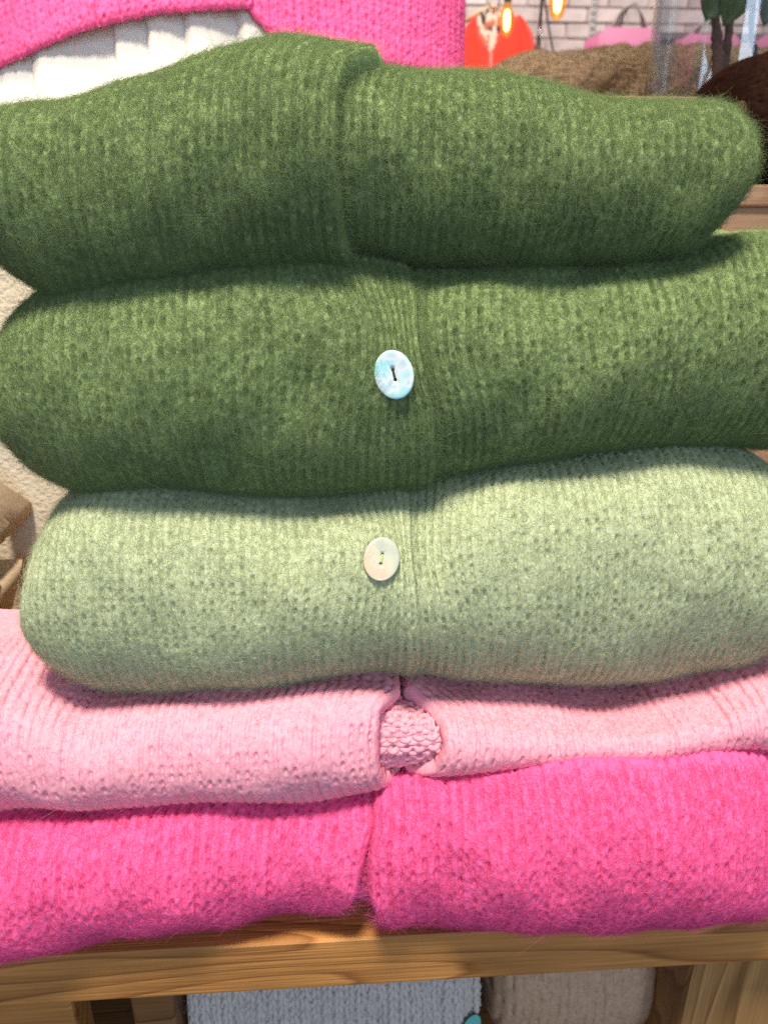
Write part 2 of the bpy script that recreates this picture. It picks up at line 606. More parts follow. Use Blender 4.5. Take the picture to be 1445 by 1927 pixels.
Z2 = smooth_tab([194.6, 194.4, 194.1, 193.9, 193.6, 193.4, 193.0, 192.2, 191.1, 190.1, 189.5, 189.3, 188.8, 187.8, 186.7, 185.8, 185.2, 185.3, 185.8, 186.8, 188.1, 189.6, 191.2, 193.0, 194.8, 196.5, 198.2, 199.6, 200.9, 201.9, 202.6, 203.0, 202.9, 202.4, 201.6, 200.5, 199.3, 198.4, 198.0, 197.8, 197.6])
Z3 = smooth_tab([105.6, 105.2, 104.7, 104.2, 103.7, 103.3, 102.8, 102.5, 102.2, 102.0, 101.9, 102.7, 104.3, 105.6, 106.4, 107.0, 107.7, 108.4, 109.0, 108.8, 107.1, 104.7, 102.2, 99.9, 98.1, 96.6, 95.2, 93.8, 92.7, 92.1, 92.1, 92.9, 94.2, 95.7, 97.3, 98.5, 98.7, 98.4, 98.0, 97.6, 97.2])
Z4 = smooth_tab([64.1, 63.6, 62.9, 62.3, 62.2, 62.9, 63.8, 64.4, 64.7, 64.9, 64.9, 64.7, 64.2, 63.8, 63.6, 63.4, 63.3, 63.3, 63.6, 64.5, 66.6, 69.7, 72.8, 75.3, 77.5, 79.4, 80.8, 81.9, 82.4, 82.3, 82.3, 83.0, 84.3, 85.1, 84.4, 81.9, 78.9, 77.2, 76.4, 75.9, 75.4])
YF5 = smooth_tab([-55.1, -55.7, -56.2, -56.7, -57.1, -57.0, -55.4, -53.6, -52.6, -51.6, -50.6, -49.5, -48.3, -47.2, -45.8, -44.1, -43.9, -45.1, -47.7, -51.0, -50.1, -49.7, -49.9, -52.5, -55.8, -58.0, -59.4, -60.7, -61.3, -61.7, -62.1, -62.0, -61.3, -60.6, -59.7, -58.1, -56.2, -55.0, -55.5, -56.1, -56.7], 5)
flat = lambda v: np.full_like(XF, v)

# ------------------------------------------------------------------ the wooden table the pile stands on
pine = wood_mat('pine', lin(150, 96, 46), lin(210, 148, 82))
pine_y = wood_mat('pine_leg', lin(140, 96, 52), lin(196, 148, 92), 'Z')
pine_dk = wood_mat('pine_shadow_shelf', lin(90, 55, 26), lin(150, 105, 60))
table = empty('wooden_table', (0, 0.5, -0.4), label='honey coloured pine table carrying the pile of folded cardigans', cat='table')
for i in range(10):
    y0 = -0.0425 + i * 0.115
    box('plank', (-0.62, y0, -0.029), (0.62, y0 + 0.113, 0.0), pine, table, 0.0016, 3)
for x in (-0.53, 0.175):
    box('leg', (x - 0.026, -0.030, -0.40), (x + 0.026, 0.012, -0.0295), pine_y, table, 0.003)
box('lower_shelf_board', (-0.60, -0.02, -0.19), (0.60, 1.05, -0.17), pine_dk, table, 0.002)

# ------------------------------------------------------------------ the five folded cardigans
GREEN = wool_mats('moss_green', (0.232, 0.312, 0.142, 1), 0.12)
SAGE = wool_mats('sage_green', (0.465, 0.525, 0.345, 1), 0.14)
ROSE = wool_mats('rose_pink', (0.81, 0.365, 0.47, 1), 0.12)
FUCHSIA = wool_mats('fuchsia', (0.85, 0.135, 0.36, 1), 0.14)

G_F = dict(vee=0.0004, pit=0.0032, pit_w=0.16, pit_l=0.46, bare=0.9, felt=0.00020, furrow=0.0016, col=0.00016, inner=0.4)
S_F = dict(vee=0.0002, pit=0.0022, pit_w=0.13, pit_l=0.50, bare=0.7, felt=0.00011, furrow=0.0012, col=0.00022, inner=0.35)
R_F = dict(vee=0.0002, pit=0.0018, pit_w=0.12, pit_l=0.48, bare=0.6, felt=0.00011, furrow=0.0012, col=0.00024, inner=0.3)
F_F = dict(vee=0.0003, pit=0.0030, pit_w=0.13, pit_l=0.42, bare=0.4, felt=0.00016, furrow=0.0010, col=0.00026, inner=0.6)
GRP = 'folded cardigans in the pile on the table'


def const(v):
    return lambda l: np.asarray(l) * 0.0 + v


def curve(tab):
    t = np.array(tab)
    return lambda l: np.interp(l, t[:, 0], t[:, 1])


# 1: top of the pile
c1 = empty('folded_cardigan', (0, 0.06, 0.275), label='moss green fluffy cardigan on top of the pile, no button showing', cat='cardigan', group=GRP)
Z0 = Z0 - 0.0050 - 0.006 * np.clip((-0.03 - XF) / 0.08, 0, 1)
ZB1 = Z1 + 0.017 * np.clip((XF - 0.112) / 0.026, 0, 1) ** 1.2 + 0.027 * np.clip((-0.118 - XF) / 0.030, 0, 1)
f1 = Fold(Z0, ZB1, flat(0.0), -0.162, 0.1340, 0.035, 0.020, 0.1, 0.10, seed=3, plan=0.010, pw=3.0)
e1 = curve([(-0.1, -0.004), (-0.045, -0.010), (-0.03, -0.013), (0.0, -0.0145), (0.02, -0.0135), (0.035, -0.009), (0.045, 0.000), (0.055, 0.003), (0.12, 0.004)])
e1b = lambda l: e1(l) - 0.008
panel(f1, c1, 'front_panel', GREEN, 1, 0.1339, e1b, 0.0039, 0.0036, 0.0010, 0.0, lrange=(-0.056, 0.062), fibres=62000, flen=(0.003, 0.008), seed=21, er=0.016, drop=0.011, jit=2.2, felted=dict(G_F, band=10), res=0.00044)
panel(f1, c1, 'front_panel', GREEN, -1, -0.1619, e1, 0.0039, 0.0036, 0.0010, 0.0068, lrange=(-0.056, 0.062), fibres=62000, flen=(0.003, 0.008), seed=22, jit=2.2, er=0.0045, drop=0.014, rib=0.0007, felted=dict(G_F, band=10), res=0.00044)

# 2: second, with the bright button
c2 = empty('folded_cardigan', (0, 0.06, 0.195), label='moss green fluffy cardigan second from the top, with a bright pearl button', cat='cardigan', group=GRP)
ZT2 = Z1 + 0.009 * np.clip((XF - 0.115) / 0.03, 0, 1)
f2 = Fold(ZT2, Z2, flat(-0.008), -0.1485, 0.205, 0.044, 0.05, -0.12, 0.1, seed=5, plan=0.02,
          dimple=[(0.006, 0.030, 0.012, 0.03, 0.005), (0.003, 0.0, 0.016, 0.02, 0.003)])
e2 = curve([(-0.1, 0.024), (-0.04, 0.022), (0.0, 0.019), (0.03, 0.016), (0.06, 0.012), (0.12, 0.010)])
pin2 = [(0.008, 0.020, 0.50, 0.035, 0.026)]
panel(f2, c2, 'front_panel', GREEN, 1, 0.2049, lambda l: e2(l) - 0.012, 0.0039, 0.0036, 0.0010, 0.0, lrange=(-0.060, 0.070), fibres=62000, flen=(0.003, 0.008), seed=23, pinch=pin2, jit=2.2, felted=dict(G_F, band=10), res=0.00044)
panel(f2, c2, 'front_panel', GREEN, -1, -0.1484, e2, 0.0039, 0.0036, 0.0010, 0.0045, lrange=(-0.060, 0.070), fibres=62000, flen=(0.003, 0.008), seed=24, pinch=pin2, jit=2.2, er=0.006, drop=0.008, rib=0.0007, felted=dict(G_F, band=10), res=0.00044)

# 3: sage
c3 = empty('folded_cardigan', (0, 0.05, 0.10), label='pale sage green cardigan in the middle of the pile, with a dull pearl button', cat='cardigan', group=GRP)
f3 = Fold(Z2, Z3, flat(-0.022), -0.145, 0.184, 0.040, 0.034, -0.12, 0.25, seed=8, plan=0.02, amax=0.042,
          dimple=[(0.010, 0.035, 0.014, 0.03, 0.004), (-0.002, 0.0, 0.014, 0.02, 0.0025), (0.0, -0.05, 0.014, 0.02, 0.004)])
e3 = curve([(-0.1, 0.016), (-0.04, 0.015), (0.0, 0.014), (0.03, 0.013), (0.12, 0.009)])
pin3 = [(0.008, 0.028, 0.45, 0.035, 0.028)]
panel(f3, c3, 'front_panel', SAGE, 1, 0.1839, lambda l: e3(l) - 0.012, 0.0037, 0.0035, 0.0010, 0.0, lrange=(-0.064, 0.078), fibres=32000, seed=25, pinch=pin3, rib=0.0003, felted=dict(S_F, band=10), res=0.00044)
panel(f3, c3, 'front_panel', SAGE, -1, -0.1449, e3, 0.0037, 0.0035, 0.0010, 0.003, lrange=(-0.064, 0.078), fibres=32000, seed=26, pinch=pin3, er=0.006, drop=0.007, rib=0.0004, felted=dict(S_F, band=10), res=0.00044)

# 4: rose pink, its two fronts parted by a gap
c4 = empty('folded_cardigan', (0, 0.05, 0.065), label='baby pink smooth cardigan with parted fronts, between sage and fuchsia', cat='cardigan', group=GRP)
Z3b = Z3 + 0.012 * np.clip((XF - 0.14) / 0.03, 0, 1) + 0.014 * np.clip((-0.125 - XF) / 0.03, 0, 1)
f4 = Fold(Z3b, Z4, flat(-0.034), -0.235, 0.225, 0.04, 0.05, 0.0, 0.0, seed=9, plan=0.02, wr=0.0012)
e4l = curve([(-0.1, 0.010), (-0.03, 0.008), (-0.02, 0.002), (-0.012, -0.001), (0.0, -0.0035), (0.012, -0.004), (0.025, -0.002), (0.034, 0.003), (0.040, 0.008), (0.12, 0.010)])
e4r = curve([(-0.1, 0.006), (-0.022, 0.008), (-0.014, 0.013), (-0.006, 0.0185), (0.006, 0.0220), (0.02, 0.0225), (0.03, 0.019), (0.037, 0.013), (0.042, 0.009), (0.12, 0.009)])
panel(f4, c4, 'front_panel', ROSE, 1, 0.2249, e4r, 0.0038, 0.0037, 0.0010, 0.0006, lrange=(-0.045, 0.080), fibres=12000, flen=(0.0015, 0.004), stray=30, seed=27, rib=0.0002, jit=0.7, er=0.006, drop=0.006, felted=R_F)
panel(f4, c4, 'front_panel', ROSE, -1, -0.2349, e4l, 0.0038, 0.0037, 0.0010, 0.003, lrange=(-0.045, 0.083), depth=0.06, fibres=12000, flen=(0.0015, 0.004), stray=30, seed=28, rib=0.0003, jit=0.7, er=0.006, drop=0.006, felted=R_F)
panel(f4, c4, 'inner_layer', ROSE, -1, -0.02, const(0.045), 0.0056, 0.0042, 0.0013, -0.007, lrange=(-0.05, 0.05), fibres=1500, flen=(0.003, 0.007), stray=0, seed=29, purl=True, depth=0.12)

# 5: fuchsia, at the bottom
c5 = empty('folded_cardigan', (0, 0.03, 0.0), label='fuchsia pink fluffy cardigan at the bottom of the pile, resting on the table', cat='cardigan', group=GRP)
f5 = Fold(Z4, flat(0.002), YF5, -0.235, 0.188, 0.05, 0.034, -0.2, -0.6, seed=12, plan=0.05, amax=0.03)
e5l = curve([(-0.1, -0.024), (-0.04, -0.023), (-0.02, -0.0195), (0.0, -0.0125), (0.02, -0.009), (0.03, -0.006), (0.12, -0.003)])
e5r = curve([(-0.1, -0.005), (-0.04, -0.006), (-0.02, -0.008), (0.0, -0.0105), (0.02, -0.011), (0.03, -0.009), (0.12, -0.007)])
panel(f5, c5, 'front_panel', FUCHSIA, 1, 0.1879, e5r, 0.0048, 0.0046, 0.0010, 0.003, lrange=(-0.055, 0.06), fibres=32000, seed=30, rib=0.0003, er=0.005, drop=0.012, jit=0.9, felted=F_F)
panel(f5, c5, 'front_panel', FUCHSIA, -1, -0.2349, e5l, 0.0048, 0.0046, 0.0010, 0.001, lrange=(-0.055, 0.06), depth=0.08, fibres=32000, seed=31, rib=0.0004, er=0.005, drop=0.012, jit=0.9, felted=F_F)
panel(f5, c5, 'inner_layer', FUCHSIA, -1, -0.035, const(0.02), 0.0066, 0.0046, 0.0015, -0.008, lrange=(-0.05, 0.04), fibres=1500, stray=0, seed=32, purl=True, depth=0.12)


# ------------------------------------------------------------------ shell buttons
def pearl(name, c1, c2, c3, sc_):
    m, nt, b, L = newmat(name)
    tc = nt.nodes.new('ShaderNodeTexCoord')
    n = nt.nodes.new('ShaderNodeTexNoise')
    n.inputs['Scale'].default_value = sc_
    n.inputs['Distortion'].default_value = 1.2
    n.inputs['Detail'].default_value = 0.5
    L.new(tc.outputs['Object'], n.inputs['Vector'])
    cr = nt.nodes.new('ShaderNodeValToRGB')
    cr.color_ramp.elements[0].position = 0.32
    cr.color_ramp.elements[0].color = c1
    cr.color_ramp.elements[1].position = 0.68
    cr.color_ramp.elements[1].color = c3
    cr.color_ramp.elements.new(0.5).color = c2
    L.new(n.outputs['Fac'], cr.inputs[0])
    L.new(cr.outputs[0], b.inputs['Base Color'])
    b.inputs['Roughness'].default_value = 0.22
    b.inputs['Coat Weight'].default_value = 0.4
    b.inputs['Thin Film Thickness'].default_value = 420
    b.inputs['Thin Film IOR'].default_value = 1.6
    b.inputs['Specular IOR Level'].default_value = 0.7
    return m


def button(parent, fold, X, Lc, rad, mat, thread_mat, tilt, spin, off, oval=1.0):
    P, N, tx, tl = (q[0] for q in fold.frame(np.array([X]), np.array([Lc])))
    N = Vector(N)
    N = (N + Vector((tilt[0], 0, tilt[1]))).normalized()
    M = Matrix.Translation(Vector(P) + N * off) @ N.to_track_quat('Z', 'Y').to_matrix().to_4x4() @ Matrix.Rotation(spin, 4, 'Z') @ Matrix.Diagonal((oval, 1, 1, 1))
    # a lens-shaped disc with two real holes
    S = 56
    h = rad * 0.10
    prof = [(0.0, -0.5), (0.80, -0.5), (0.96, -0.25), (1.0, 0.05), (0.975, 0.30), (0.90, 0.44), (0.78, 0.47), (0.62, 0.42), (0.46, 0.34), (0.0, 0.30)]
    bm = bmesh.new()
    rings = []
    for pr, pz in prof:
        if pr == 0:
            rings.append([bm.verts.new((0, 0, pz * h))])
        else:
            rings.append([bm.verts.new((pr * rad * math.cos(2 * math.pi * k / S), pr * rad * math.sin(2 * math.pi * k / S), pz * h)) for k in range(S)])
    for a, b_ in zip(rings[:-1], rings[1:]):
        for k in range(S):
            k2 = (k + 1) % S
            if len(a) == 1:
                bm.faces.new((a[0], b_[k2], b_[k]))
            elif len(b_) == 1:
                bm.faces.new((a[k], a[k2], b_[0]))
            else:
                bm.faces.new((a[k], a[k2], b_[k2], b_[k]))
    o = bm_obj('button', bm, mat, parent, True)
    for q in o.data.vertices:
        q.co = M @ q.co
    cut = bpy.data.meshes.new('hole_cutter')
    bmc = bmesh.new()
    for s in (-1, 1):
        bmesh.ops.create_cone(bmc, cap_ends=True, segments=14, radius1=rad * 0.085, radius2=rad * 0.085, depth=h * 4,
                              matrix=Matrix.Translation((0, s * rad * 0.19, 0)))
    bmc.to_mesh(cut)
    bmc.free()
    co = bpy.data.objects.new('hole_cutter', cut)
    COL.objects.link(co)
    for q in cut.vertices:
        q.co = M @ q.co
    md = o.modifiers.new('holes', 'BOOLEAN')
    md.operation = 'DIFFERENCE'
    md.solver = 'EXACT'
    md.object = co
    dg = bpy.context.evaluated_depsgraph_get()
    me2 = bpy.data.meshes.new_from_object(o.evaluated_get(dg))
    o.modifiers.clear()
    o.data = me2
    bpy.data.objects.remove(co)
    pts = []
    for k in range(9):
        s = k / 8
        pts.append(M @ Vector((0, (-0.19 + 0.38 * s) * rad, h * (0.10 + 0.42 * math.sin(math.pi * s) ** 0.6))))
    tube('thread', pts, rad * 0.05, thread_mat, o, 6)
    return o


th_dk = plain('dark_thread', (0.03, 0.03, 0.02, 1), 0.8)
th_lt = plain('green_thread', (0.45, 0.60, 0.25, 1), 0.8)
b2 = button(c2, f2, 0.0035, 0.0075, 0.0089, pearl('pearl_blue', (0.50, 0.68, 0.80, 1), (0.74, 0.82, 0.86, 1), (0.42, 0.78, 0.85, 1), 110), th_dk, (-0.12, 0.0), math.radians(14), 0.0066, 0.80)
b2['label'] = 'bright bluish mother of pearl button'
b3 = button(c3, f3, -0.0025, 0.0235, 0.0087, pearl('pearl_grey', (0.44, 0.48, 0.42, 1), (0.52, 0.55, 0.46, 1), (0.62, 0.48, 0.38, 1), 90), th_lt, (-0.12, -0.1), math.radians(-14), 0.0048, 0.80)
b3['label'] = 'dull grey and peach shell button'

o = box('drawer_front', (-0.50, -0.025, -0.12), (-0.150, -0.005, -0.036), pine, table, 0.002)
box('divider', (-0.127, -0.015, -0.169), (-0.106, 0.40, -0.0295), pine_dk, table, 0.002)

# ------------------------------------------------------------------ folded knits on the lower shelf
GREYBLUE = wool_mats('grey_blue', (0.62, 0.57, 0.53, 1), 0.12)
TAUPE = wool_mats('taupe', (0.56, 0.38, 0.26, 1), 0.12)
TAN = wool_mats('tan', (0.64, 0.49, 0.35, 1), 0.15)
UMBER = wool_mats('umber', (0.40, 0.28, 0.17, 1), 0.35)
COCOA = wool_mats('cocoa', (0.028, 0.013, 0.010, 1), 0.25)
cg = empty('folded_cardigan', (-0.03, 0.1, -0.17), label='grey blue ribbed cardigan on the shelf under the table', cat='cardigan')
fg = Fold(flat(-0.060), flat(-0.168), flat(-0.006), -0.128, 0.060, 0.012, 0.03, 0, 0, seed=41, amax=0.04)
panel(fg, cg, 'front_panel', GREYBLUE, -1, -0.104, const(0.055), 0.0058, 0.0042, 0.0014, lrange=(-0.04, 0.09), fibres=5000, stray=20, seed=42, rib=0.0012, depth=0.16)
ct = empty('folded_cardigan', (0.12, 0.1, -0.17), label='taupe cardigan on the shelf under the table, beside the leg', cat='cardigan')
ft = Fold(flat(-0.058), flat(-0.168), flat(-0.002), 0.058, 0.220, 0.02, 0.04, 0, 0, seed=43, amax=0.04)
panel(ft, ct, 'front_panel', TAUPE, -1, 0.0585, const(0.205), 0.0050, 0.0038, 0.0012, lrange=(-0.04, 0.09), fibres=4000, stray=10, seed=44, depth=0.16, res=0.0009, felted=S_F)
teal = plain('teal_shell', (0.15, 0.62, 0.55, 1), 0.2)
button(cg, fg, 0.0445, -0.004, 0.0075, teal, th_dk, (0, 0.3), 0.2, 0.0045)

# ------------------------------------------------------------------ tan knits and cream board behind the pile on the left
cream = plain('cream_paint', lin(214, 203, 182), 0.8, noise=0.06, scale=18, bump=0.8, bscale=260)
tag(box('display_board', (-0.62, 0.200, 0.0005), (-0.06, 0.218, 0.300), cream, None, 0.002),
    'cream painted board standing behind the left of the pile', 'board')
cb = empty('folded_cardigan', (-0.28, 0.08, 0.0), label='tan brown knit cut by the left frame edge, beside the sage cardigan', cat='cardigan')
fb = Fold(flat(0.182), flat(0.003), flat(0.058), -0.42, -0.219, 0.04, 0.05, 0, 0.1, seed=45, plan=0.03, wr=0.0008)
panel(fb, cb, 'front_panel', TAN, -1, -0.419, const(-0.2192), 0.0040, 0.0030, 0.0010, lrange=(-0.06, 0.105), fibres=9000, flen=(0.003, 0.006), stray=10, seed=46, depth=0.09, fuzz_n=0.1, res=0.001, er=0.0005, drop=0.0, felted=dict(R_F, furrow=0.0004))

# ------------------------------------------------------------------ dressed form: fuchsia cardigan over a white pleated skirt
class Drape:
    """the front of a garment hanging round a body: X across, L up from the hem"""
    def __init__(s, xc, yc, sx, sy, hem, seed):
        s.xc, s.yc, s.sx, s.sy, s.hem = xc, yc, sx, sy, np.array(hem)
        s.w = wiggle(seed, 6, 6, 26)

    def pos(s, X, Lc, lift=0.0):
        q = np.clip((X - s.xc) / (s.sx + lift), -0.999, 0.999)
        amp = 0.004 * s.w(X, Lc * 0.4) * 2
        y = s.yc - (s.sy + lift + amp) * np.sqrt(1 - q ** 2) - 0.06 * np.maximum(Lc, 0) * 0
        z = np.interp(X, s.hem[:, 0], s.hem[:, 1]) + Lc + 0.0004 * np.sin(X * 520) * np.exp(-np.maximum(Lc, 0) / 0.01) + 0.0003 * np.sin(X * 1370 + 1)
        y = y + 0.005 * np.exp(-np.maximum(Lc, 0) / 0.002)
        return np.stack([np.clip(X, s.xc - s.sx, s.xc + s.sx), y, z], -1)

    frame = Fold.frame


FUCH2 = wool_mats('fuchsia_worn', (0.87, 0.14, 0.37, 1), 0.10)
fp = empty('hanging_cardigan', (-0.10, 0.52, 0.40), label='fuchsia cardigan worn on a form, its curved hem above the top of the pile', cat='cardigan')
hemL = [(-0.365, 0.365), (-0.277, 0.3985), (-0.230, 0.4115), (-0.197, 0.420), (-0.145, 0.4305), (-0.088, 0.4345), (-0.06, 0.435)]
hemR = [(-0.085, 0.440), (-0.072, 0.428), (-0.062, 0.418), (-0.025, 0.410), (0.028, 0.403), (0.082, 0.398), (0.12, 0.398)]
dl = Drape(-0.13, 0.52, 0.235, 0.12, hemL, 61)
dr = Drape(-0.13, 0.52, 0.235, 0.12, hemR, 61)
lsd = np.linspace(-0.001, 0.20, 40)
panel(dr, fp, 'front_panel', FUCH2, 1, 0.1045, const(-0.080), 0.0062, 0.0044, 0.0014, 0.0, lrange=(0.0, 0.14), depth=0.0, fibres=26000, seed=62, stray=60, res=0.0009, felted=dict(F_F, furrow=0.002, vee=0.0008))
panel(dl, fp, 'front_panel', FUCH2, -1, -0.3645, const(-0.072), 0.0062, 0.0044, 0.0014, 0.004, lrange=(0.0, 0.14), depth=0.0, fibres=26000, seed=63, stray=60, res=0.0009, felted=dict(F_F, furrow=0.0045, vee=0.0008))
vs = []
for a in np.linspace(0, math.pi, 40):
    for z in (0.39, 0.45, 0.52, 0.60):
        vs.append((-0.13 + 0.2345 * math.cos(a), 0.52 + 0.12 * math.sin(a), z))
mesh('back_panel', vs, grid_faces(40, 4), FUCH2[1], fp)

white = plain('white_cotton', lin(240, 236, 230), 0.7, noise=0.03, scale=300, bump=0.25, bscale=900, sheen=0.2)
edges = [-0.42, -0.352, -0.300, -0.254, -0.184, -0.158, -0.129, -0.088, -0.045, 0.01, 0.06, 0.11]
NA = 700
vs = []
for i in range(NA + 1):
    a = -math.pi * 1.0 * i / NA + math.pi        # left round the front to the right
    x = -0.13 + 0.225 * math.cos(a)
    off = 0.0
    for e0, e1_ in zip(edges[:-1], edges[1:]):
        if e0 <= x < e1_:
            u = (x - e0) / (e1_ - e0)
            off = 0.011 * (1 - u) ** 1.3 * min(1, u / 0.16) ** 0.7 + 0.0025 * math.sin(u * math.pi)
    for k, z in enumerate(np.linspace(-0.10, 0.47, 14)):
        fl = 1 + 0.20 * (0.47 - z)
        vs.append((-0.13 + (0.220 + off * 0.3) * math.cos(a) * fl, 0.52 - (0.100 + off) * abs(math.sin(a)) * fl - 0.002 * math.sin(z * 40 + i * 0.02), z))
sk = mesh('pleated_skirt', vs, grid_faces(NA + 1, 14), white)
sk.modifiers.new('cloth', 'SOLIDIFY').thickness = 0.0012
tag(sk, 'white pleated skirt showing below the fuchsia cardigan hem', 'skirt')

# ------------------------------------------------------------------ wooden crates, dark knits and the vase behind on the right
crate_w = wood_mat('crate_wood', lin(140, 108, 80), lin(172, 138, 108), 'X', 1.0, 0.6)
def crate(label, lo, hi, n):
    c = empty('wooden_crate', ((lo[0] + hi[0]) / 2, (lo[1] + hi[1]) / 2, lo[2]), label=label, cat='crate', group='crates on the table')
    h = (hi[2] - lo[2] - 0.016) / n
    for i in range(n):
        z = lo[2] + i * h
        box('board', (lo[0], lo[1], z), (hi[0], lo[1] + 0.012, z + h - (0.004 if n > 1 else 0.0003)), crate_w, c, 0.0015)
        box('board', (lo[0], hi[1] - 0.012, z), (hi[0], hi[1], z + h - (0.004 if n > 1 else 0.0003)), crate_w, c, 0.0015)
        box('board', (lo[0], lo[1] + 0.0125, z), (lo[0] + 0.012, hi[1] - 0.0125, z + h - (0.004 if n > 1 else 0.0003)), crate_w, c, 0.0015)
    box('lid', (lo[0] - 0.004, lo[1] - 0.004, hi[2] - 0.016), (hi[0], hi[1], hi[2]), crate_w, c, 0.002)
    return c
crate('low wooden crate under the dark brown knit at the right', (0.292, 0.350, 0.0005), (0.70, 0.462, 0.312), 1)
crate('tall wooden crate under the glass vase behind the pile', (0.10, 0.470, 0.0005), (0.80, 1.08, 0.386), 4)

cd = empty('folded_cardigan', (0.42, 0.41, 0.312), label='dark chocolate brown fluffy knit at the right frame edge', cat='cardigan')
fd = Fold(flat(0.412), flat(0.313), flat(0.345), 0.306, 0.56, 0.04, 0.04, 0.1, 0, seed=71, plan=0.03)
panel(fd, cd, 'front_panel', COCOA, -1, 0.3065, const(0.55), 0.0052, 0.0038, 0.0013, lrange=(-0.07, 0.11), fibres=22000, stray=60, seed=72, depth=0.11, res=0.001, felted=G_F)
cu = empty('folded_cardigan', (0.36, 0.83, 0.386), label='mid brown fluffy knit mound lying behind the glass vase', cat='cardigan')
fu = Fold(flat(0.472), flat(0.387), flat(0.715), 0.155, 0.62, 0.17, 0.12, -0.7, -0.4, seed=73, plan=0.05, wr=0.006, amax=0.06)
panel(fu, cu, 'front_panel', UMBER, -1, 0.1555, const(0.615), 0.0054, 0.0040, 0.0012, lrange=(-0.05, 0.13), fibres=32000, flen=(0.005, 0.013), frad=0.00008, stray=100, seed=74, depth=0.16, res=0.0012, felted=dict(G_F, felt=0.0012, fcell=(0.006, 0.004)))

glass, nt, b_, L = newmat('clear_glass')          # thin clear glass: light passes, grazing angles mirror the room
nt.nodes.remove(b_)
lw_ = nt.nodes.new('ShaderNodeLayerWeight'); lw_.inputs[0].default_value = 0.5
pw_ = nt.nodes.new('ShaderNodeMath'); pw_.operation = 'POWER'; pw_.inputs[1].default_value = 2.6
L.new(lw_.outputs['Facing'], pw_.inputs[0])
fr_ = nt.nodes.new('ShaderNodeMath'); fr_.operation = 'MULTIPLY_ADD'; fr_.inputs[1].default_value = 0.80; fr_.inputs[2].default_value = 0.06
L.new(pw_.outputs[0], fr_.inputs[0])
tr_ = nt.nodes.new('ShaderNodeBsdfTransparent'); tr_.inputs[0].default_value = (0.97, 0.985, 0.99, 1)
gl_ = nt.nodes.new('ShaderNodeBsdfGlossy'); gl_.inputs['Roughness'].default_value = 0.02
mx_ = nt.nodes.new('ShaderNodeMixShader')
L.new(fr_.outputs[0], mx_.inputs[0]); L.new(tr_.outputs[0], mx_.inputs[1]); L.new(gl_.outputs[0], mx_.inputs[2])
L.new(mx_.outputs[0], nt.nodes['Material Output'].inputs['Surface'])
VC = (0.374, 0.566, 0.3865)
vase = empty('glass_vase', VC, label='clear glass vase holding twigs, behind the right end of the pile', cat='vase')
lathe('glass', [(0.0, 0.0), (0.060, 0.0), (0.068, 0.002), (0.072, 0.007), (0.0735, 0.015), (0.0735, 0.017), (0.0735, 0.1), (0.0735, 0.218), (0.0735, 0.22), (0.0725, 0.222), (0.0705, 0.221), (0.0700, 0.219), (0.0700, 0.1), (0.0700, 0.024), (0.0698, 0.02), (0.066, 0.012), (0.055, 0.009), (0.0, 0.008)], VC, glass, vase, 64)
bark = plain('bark', lin(92, 62, 48), 0.9, noise=0.3, scale=120, bump=1.0, bscale=300)
bark2 = plain('grey_bark', lin(84, 92, 96), 0.9, noise=0.3, scale=120, bump=1.0, bscale=300)
leafm = plain('leaf_green', lin(70, 92, 40), 0.45, noise=0.25, scale=60)
tw = empty('twig_bunch', (0.37, 0.56, 0.396), label='bare brown twigs with green leaves standing in the glass vase', cat='plant')
def twig(pts, r0, r1, m):
    P = [Vector(p) for p in pts]
    out, rad = [], []
    for i in range(len(P) - 1):
        for k in range(6):
            u = k / 6
            q = P[i].lerp(P[i + 1], u)
            out.append(q + Vector((random.uniform(-1, 1), random.uniform(-1, 1), 0)) * 0.0007)
            rad.append((r0 + (r1 - r0) * (i + u) / (len(P) - 1)) * random.uniform(0.85, 1.25))
    out.append(P[-1]); rad.append(r1)
    return tube('stem', out, rad, m, tw, 9)
twig([(0.360, 0.545, 0.397), (0.357, 0.545, 0.425), (0.352, 0.545, 0.445), (0.350, 0.55, 0.47), (0.340, 0.55, 0.60)], 0.0060, 0.0036, bark)
twig([(0.366, 0.55, 0.397), (0.366, 0.55, 0.430), (0.3655, 0.55, 0.46), (0.372, 0.555, 0.60)], 0.0048, 0.0036, bark)
twig([(0.398, 0.545, 0.425), (0.388, 0.545, 0.442), (0.386, 0.55, 0.46), (0.390, 0.555, 0.60)], 0.0022, 0.0028, bark2)
def leaf(base, tip, wid, m):
    b, t = Vector(base), Vector(tip)
    d = (t - b); n = d.cross(Vector((0, 1, 0))).normalized()
    vs, N = [], 12
    for i in range(N + 1):
        u = i / N
        w = wid * math.sin(math.pi * min(1, u * 0.94 + 0.06)) ** 0.7
        c = b + d * u + Vector((0, -0.010 * math.sin(math.pi * u), 0))
        for k in (-1, -0.5, 0, 0.5, 1):
            vs.append(c + n * w * k + Vector((0, -0.004 * abs(k), 0)))
    o = mesh('leaf', vs, grid_faces(N + 1, 5), m, tw)
    o.modifiers.new('thick', 'SOLIDIFY').thickness = 0.0008
leaf((0.350, 0.540, 0.51), (0.334, 0.535, 0.456), 0.021, leafm)
leaf((0.362, 0.530, 0.505), (0.352, 0.535, 0.452), 0.017, leafm)
leaf((0.392, 0.545, 0.50), (0.388, 0.530, 0.452), 0.014, plain('leaf_grey', lin(84, 96, 88), 0.5, noise=0.2, scale=60))
leaf((0.372, 0.525, 0.418), (0.375, 0.52, 0.405), 0.004, plain('leaf_pale', lin(190, 215, 130), 0.5))

